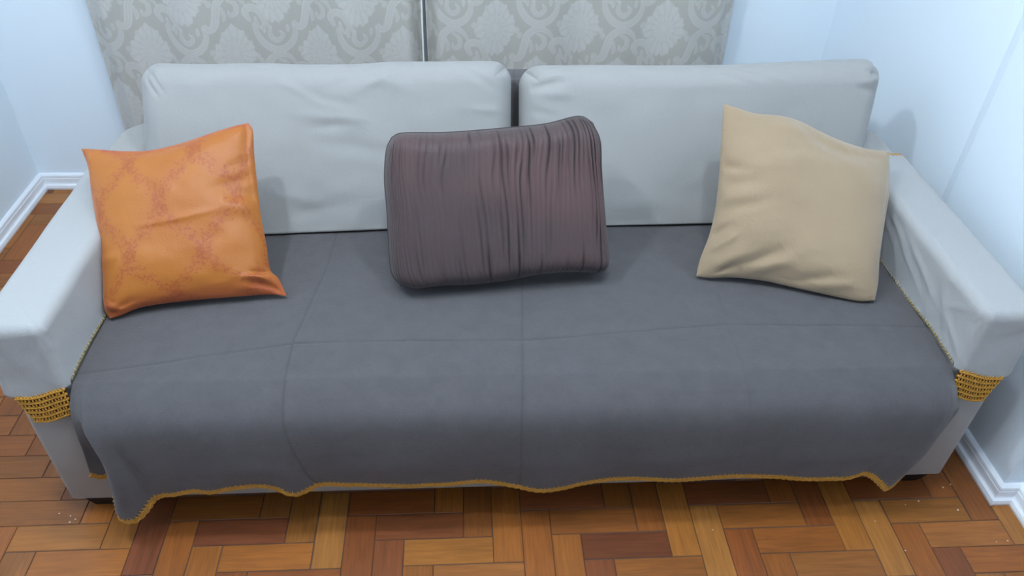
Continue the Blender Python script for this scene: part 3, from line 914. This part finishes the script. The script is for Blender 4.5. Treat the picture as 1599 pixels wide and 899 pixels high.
# ------------------------------------------------------------------ big back cushions
def back_cushion(x0, x1, xtop0, xtop1, ztop, label, seed, creases, lean=.197, ztl=0, ztr=0, turn=(0, 0)):
    """boxy loose cushion leaning on the backrest"""
    yb, zb = .620, .404
    TL = np.array([xtop0, yb + lean + turn[0] * .15, ztop + ztl]); TR = np.array([xtop1, yb + lean, ztop + ztr])
    BR = np.array([x1, yb + turn[1], zb]); BL = np.array([x0, yb + turn[0], zb])
    nu, nv = 300, 150
    # dense toward the edges
    def spacing(n, k=.55):
        t = np.linspace(-1, 1, n); s = (1 - k) * t + k * np.sin(t * math.pi / 2); return (s + 1) / 2
    U, V = np.meshgrid(spacing(nu), spacing(nv))
    w_ = x1 - x0; h_ = np.linalg.norm(TL - BL)
    a = U * 2 - 1; b_ = V * 2 - 1
    # round the outline's corners with a real radius
    rc = .055
    dx = np.clip(np.abs(a) * w_ / 2 - (w_ / 2 - rc), 0, rc); dy = np.clip(np.abs(b_) * h_ / 2 - (h_ / 2 - rc), 0, rc)
    mx = np.maximum(dx, dy); hy = np.hypot(dx, dy); k = np.where(hy > 1e-9, mx / np.maximum(hy, 1e-9), 1)
    k = np.where(b_ < 0, 1 - (1 - k) * .35, k)
    ax = np.sign(a) * (np.minimum(np.abs(a) * w_ / 2, w_ / 2 - rc) + dx * k); by = np.sign(b_) * (np.minimum(np.abs(b_) * h_ / 2, h_ / 2 - rc) + dy * k)
    uu = (ax / w_ + .5)[..., None]; vv = (by / h_ + .5)[..., None]
    P = (BL * (1 - uu) + BR * uu) * (1 - vv) + (TL * (1 - uu) + TR * uu) * vv
    # gentle waviness of the top edge
    P[..., 2] += smooth01((V - .7) / .3) * .006 * fbm(U * 4, V * 0 + seed, seed, 2)
    N = np.cross(BR - BL, TL - BL); N /= np.linalg.norm(N)
    if N[1] > 0: N = -N
    dU = np.minimum(U, 1 - U) * w_; dV = np.minimum(V, 1 - V) * h_
    T = .082
    g = lambda d, r: np.sqrt(np.clip(1 - (1 - np.clip(d / r, 0, 1)) ** 2, 0, 1))
    f = g(dU, .06) * np.where(V < .5, g(dV, .02), g(dV, .07)) * (.86 + .14 * np.sin(np.pi * U) ** .6 * np.sin(np.pi * V) ** .6)
    rel = .0045 * fbm(U * 5, V * 2.6, seed + 3, 3) + crease(U, V, creases, w_, h_)
    rel *= np.clip(np.minimum(dU, dV) / .03, 0, 1)
    Fr = P + N * (f * T + rel)[..., None]; Bk = P - N * (f * T * .82)[..., None]
    # flat underside where it sits on the seat
    Fr[..., 2] = np.maximum(Fr[..., 2], .4525); Bk[..., 2] = np.maximum(Bk[..., 2], .4525)
    idx = np.arange(nu * nv).reshape(nv, nu); bidx = idx.copy()
    bidx[1:-1, 1:-1] = nu * nv + np.arange((nv - 2) * (nu - 2)).reshape(nv - 2, nu - 2)
    verts = list(Fr.reshape(-1, 3)) + list(Bk[1:-1, 1:-1].reshape(-1, 3))
    F = []
    for j in range(nv - 1):
        for i in range(nu - 1):
            F.append(tuple(int(q) for q in (idx[j, i], idx[j, i + 1], idx[j + 1, i + 1], idx[j + 1, i])))
            F.append(tuple(int(q) for q in (bidx[j, i], bidx[j + 1, i], bidx[j + 1, i + 1], bidx[j, i + 1])))
    o = link_mesh('back_cushion', verts, F, M_CUSH, None, True)
    tag(o, label, 'cushion')
    return o
back_cushion(-.972, -.004, -.972, -.002, .812, 'large light grey back cushion behind the orange pillow', 120,
             [(.02, .93, .06, .80, -.006, .006), (.035, .95, .075, .82, -.005, .006), (.52, .93, .66, .98, -.004, .012), (.5, .84, .62, .95, -.0035, .012), (.55, .80, .72, .97, .0035, .013),
              (.42, .82, .58, .74, -.003, .014), (.40, .70, .6, .66, .003, .014), (.44, .62, .56, .64, -.003, .012), (.86, .95, .97, .80, -.003, .012), (.88, .72, .98, .70, .003, .012),
              (.35, .12, .55, .2, -.003, .02), (.3, .3, .5, .18, .003, .02), (.2, .9, .4, .97, .003, .02), (.6, .93, .75, .80, .004, .02), (.45, .55, .75, .45, -.0025, .02), (.7, .3, .9, .4, .003, .025), (.38, .88, .48, .76, .003, .012)], ztl=-.004, turn=(-.055, .004))
back_cushion(.020, .972, .019, 1.022, .812, 'large light grey back cushion behind the beige pillow', 140,
             [(.02, .86, .12, .90, -.010, .012), (.06, .83, .14, .82, .004, .012), (.02, .74, .1, .70, -.003, .012), (.50, .96, .60, .90, -.0035, .009), (.52, .97, .64, .88, .003, .008), (.54, .99, .68, .90, -.0035, .008),
              (.57, .99, .71, .88, .003, .009), (.93, .93, .99, .90, -.010, .010), (.92, .82, .99, .80, -.004, .010), (.9, .86, .98, .87, .003, .010), (.2, .2, .5, .12, .003, .03)], ztl=-.014, ztr=.016, turn=(-.012, .018))
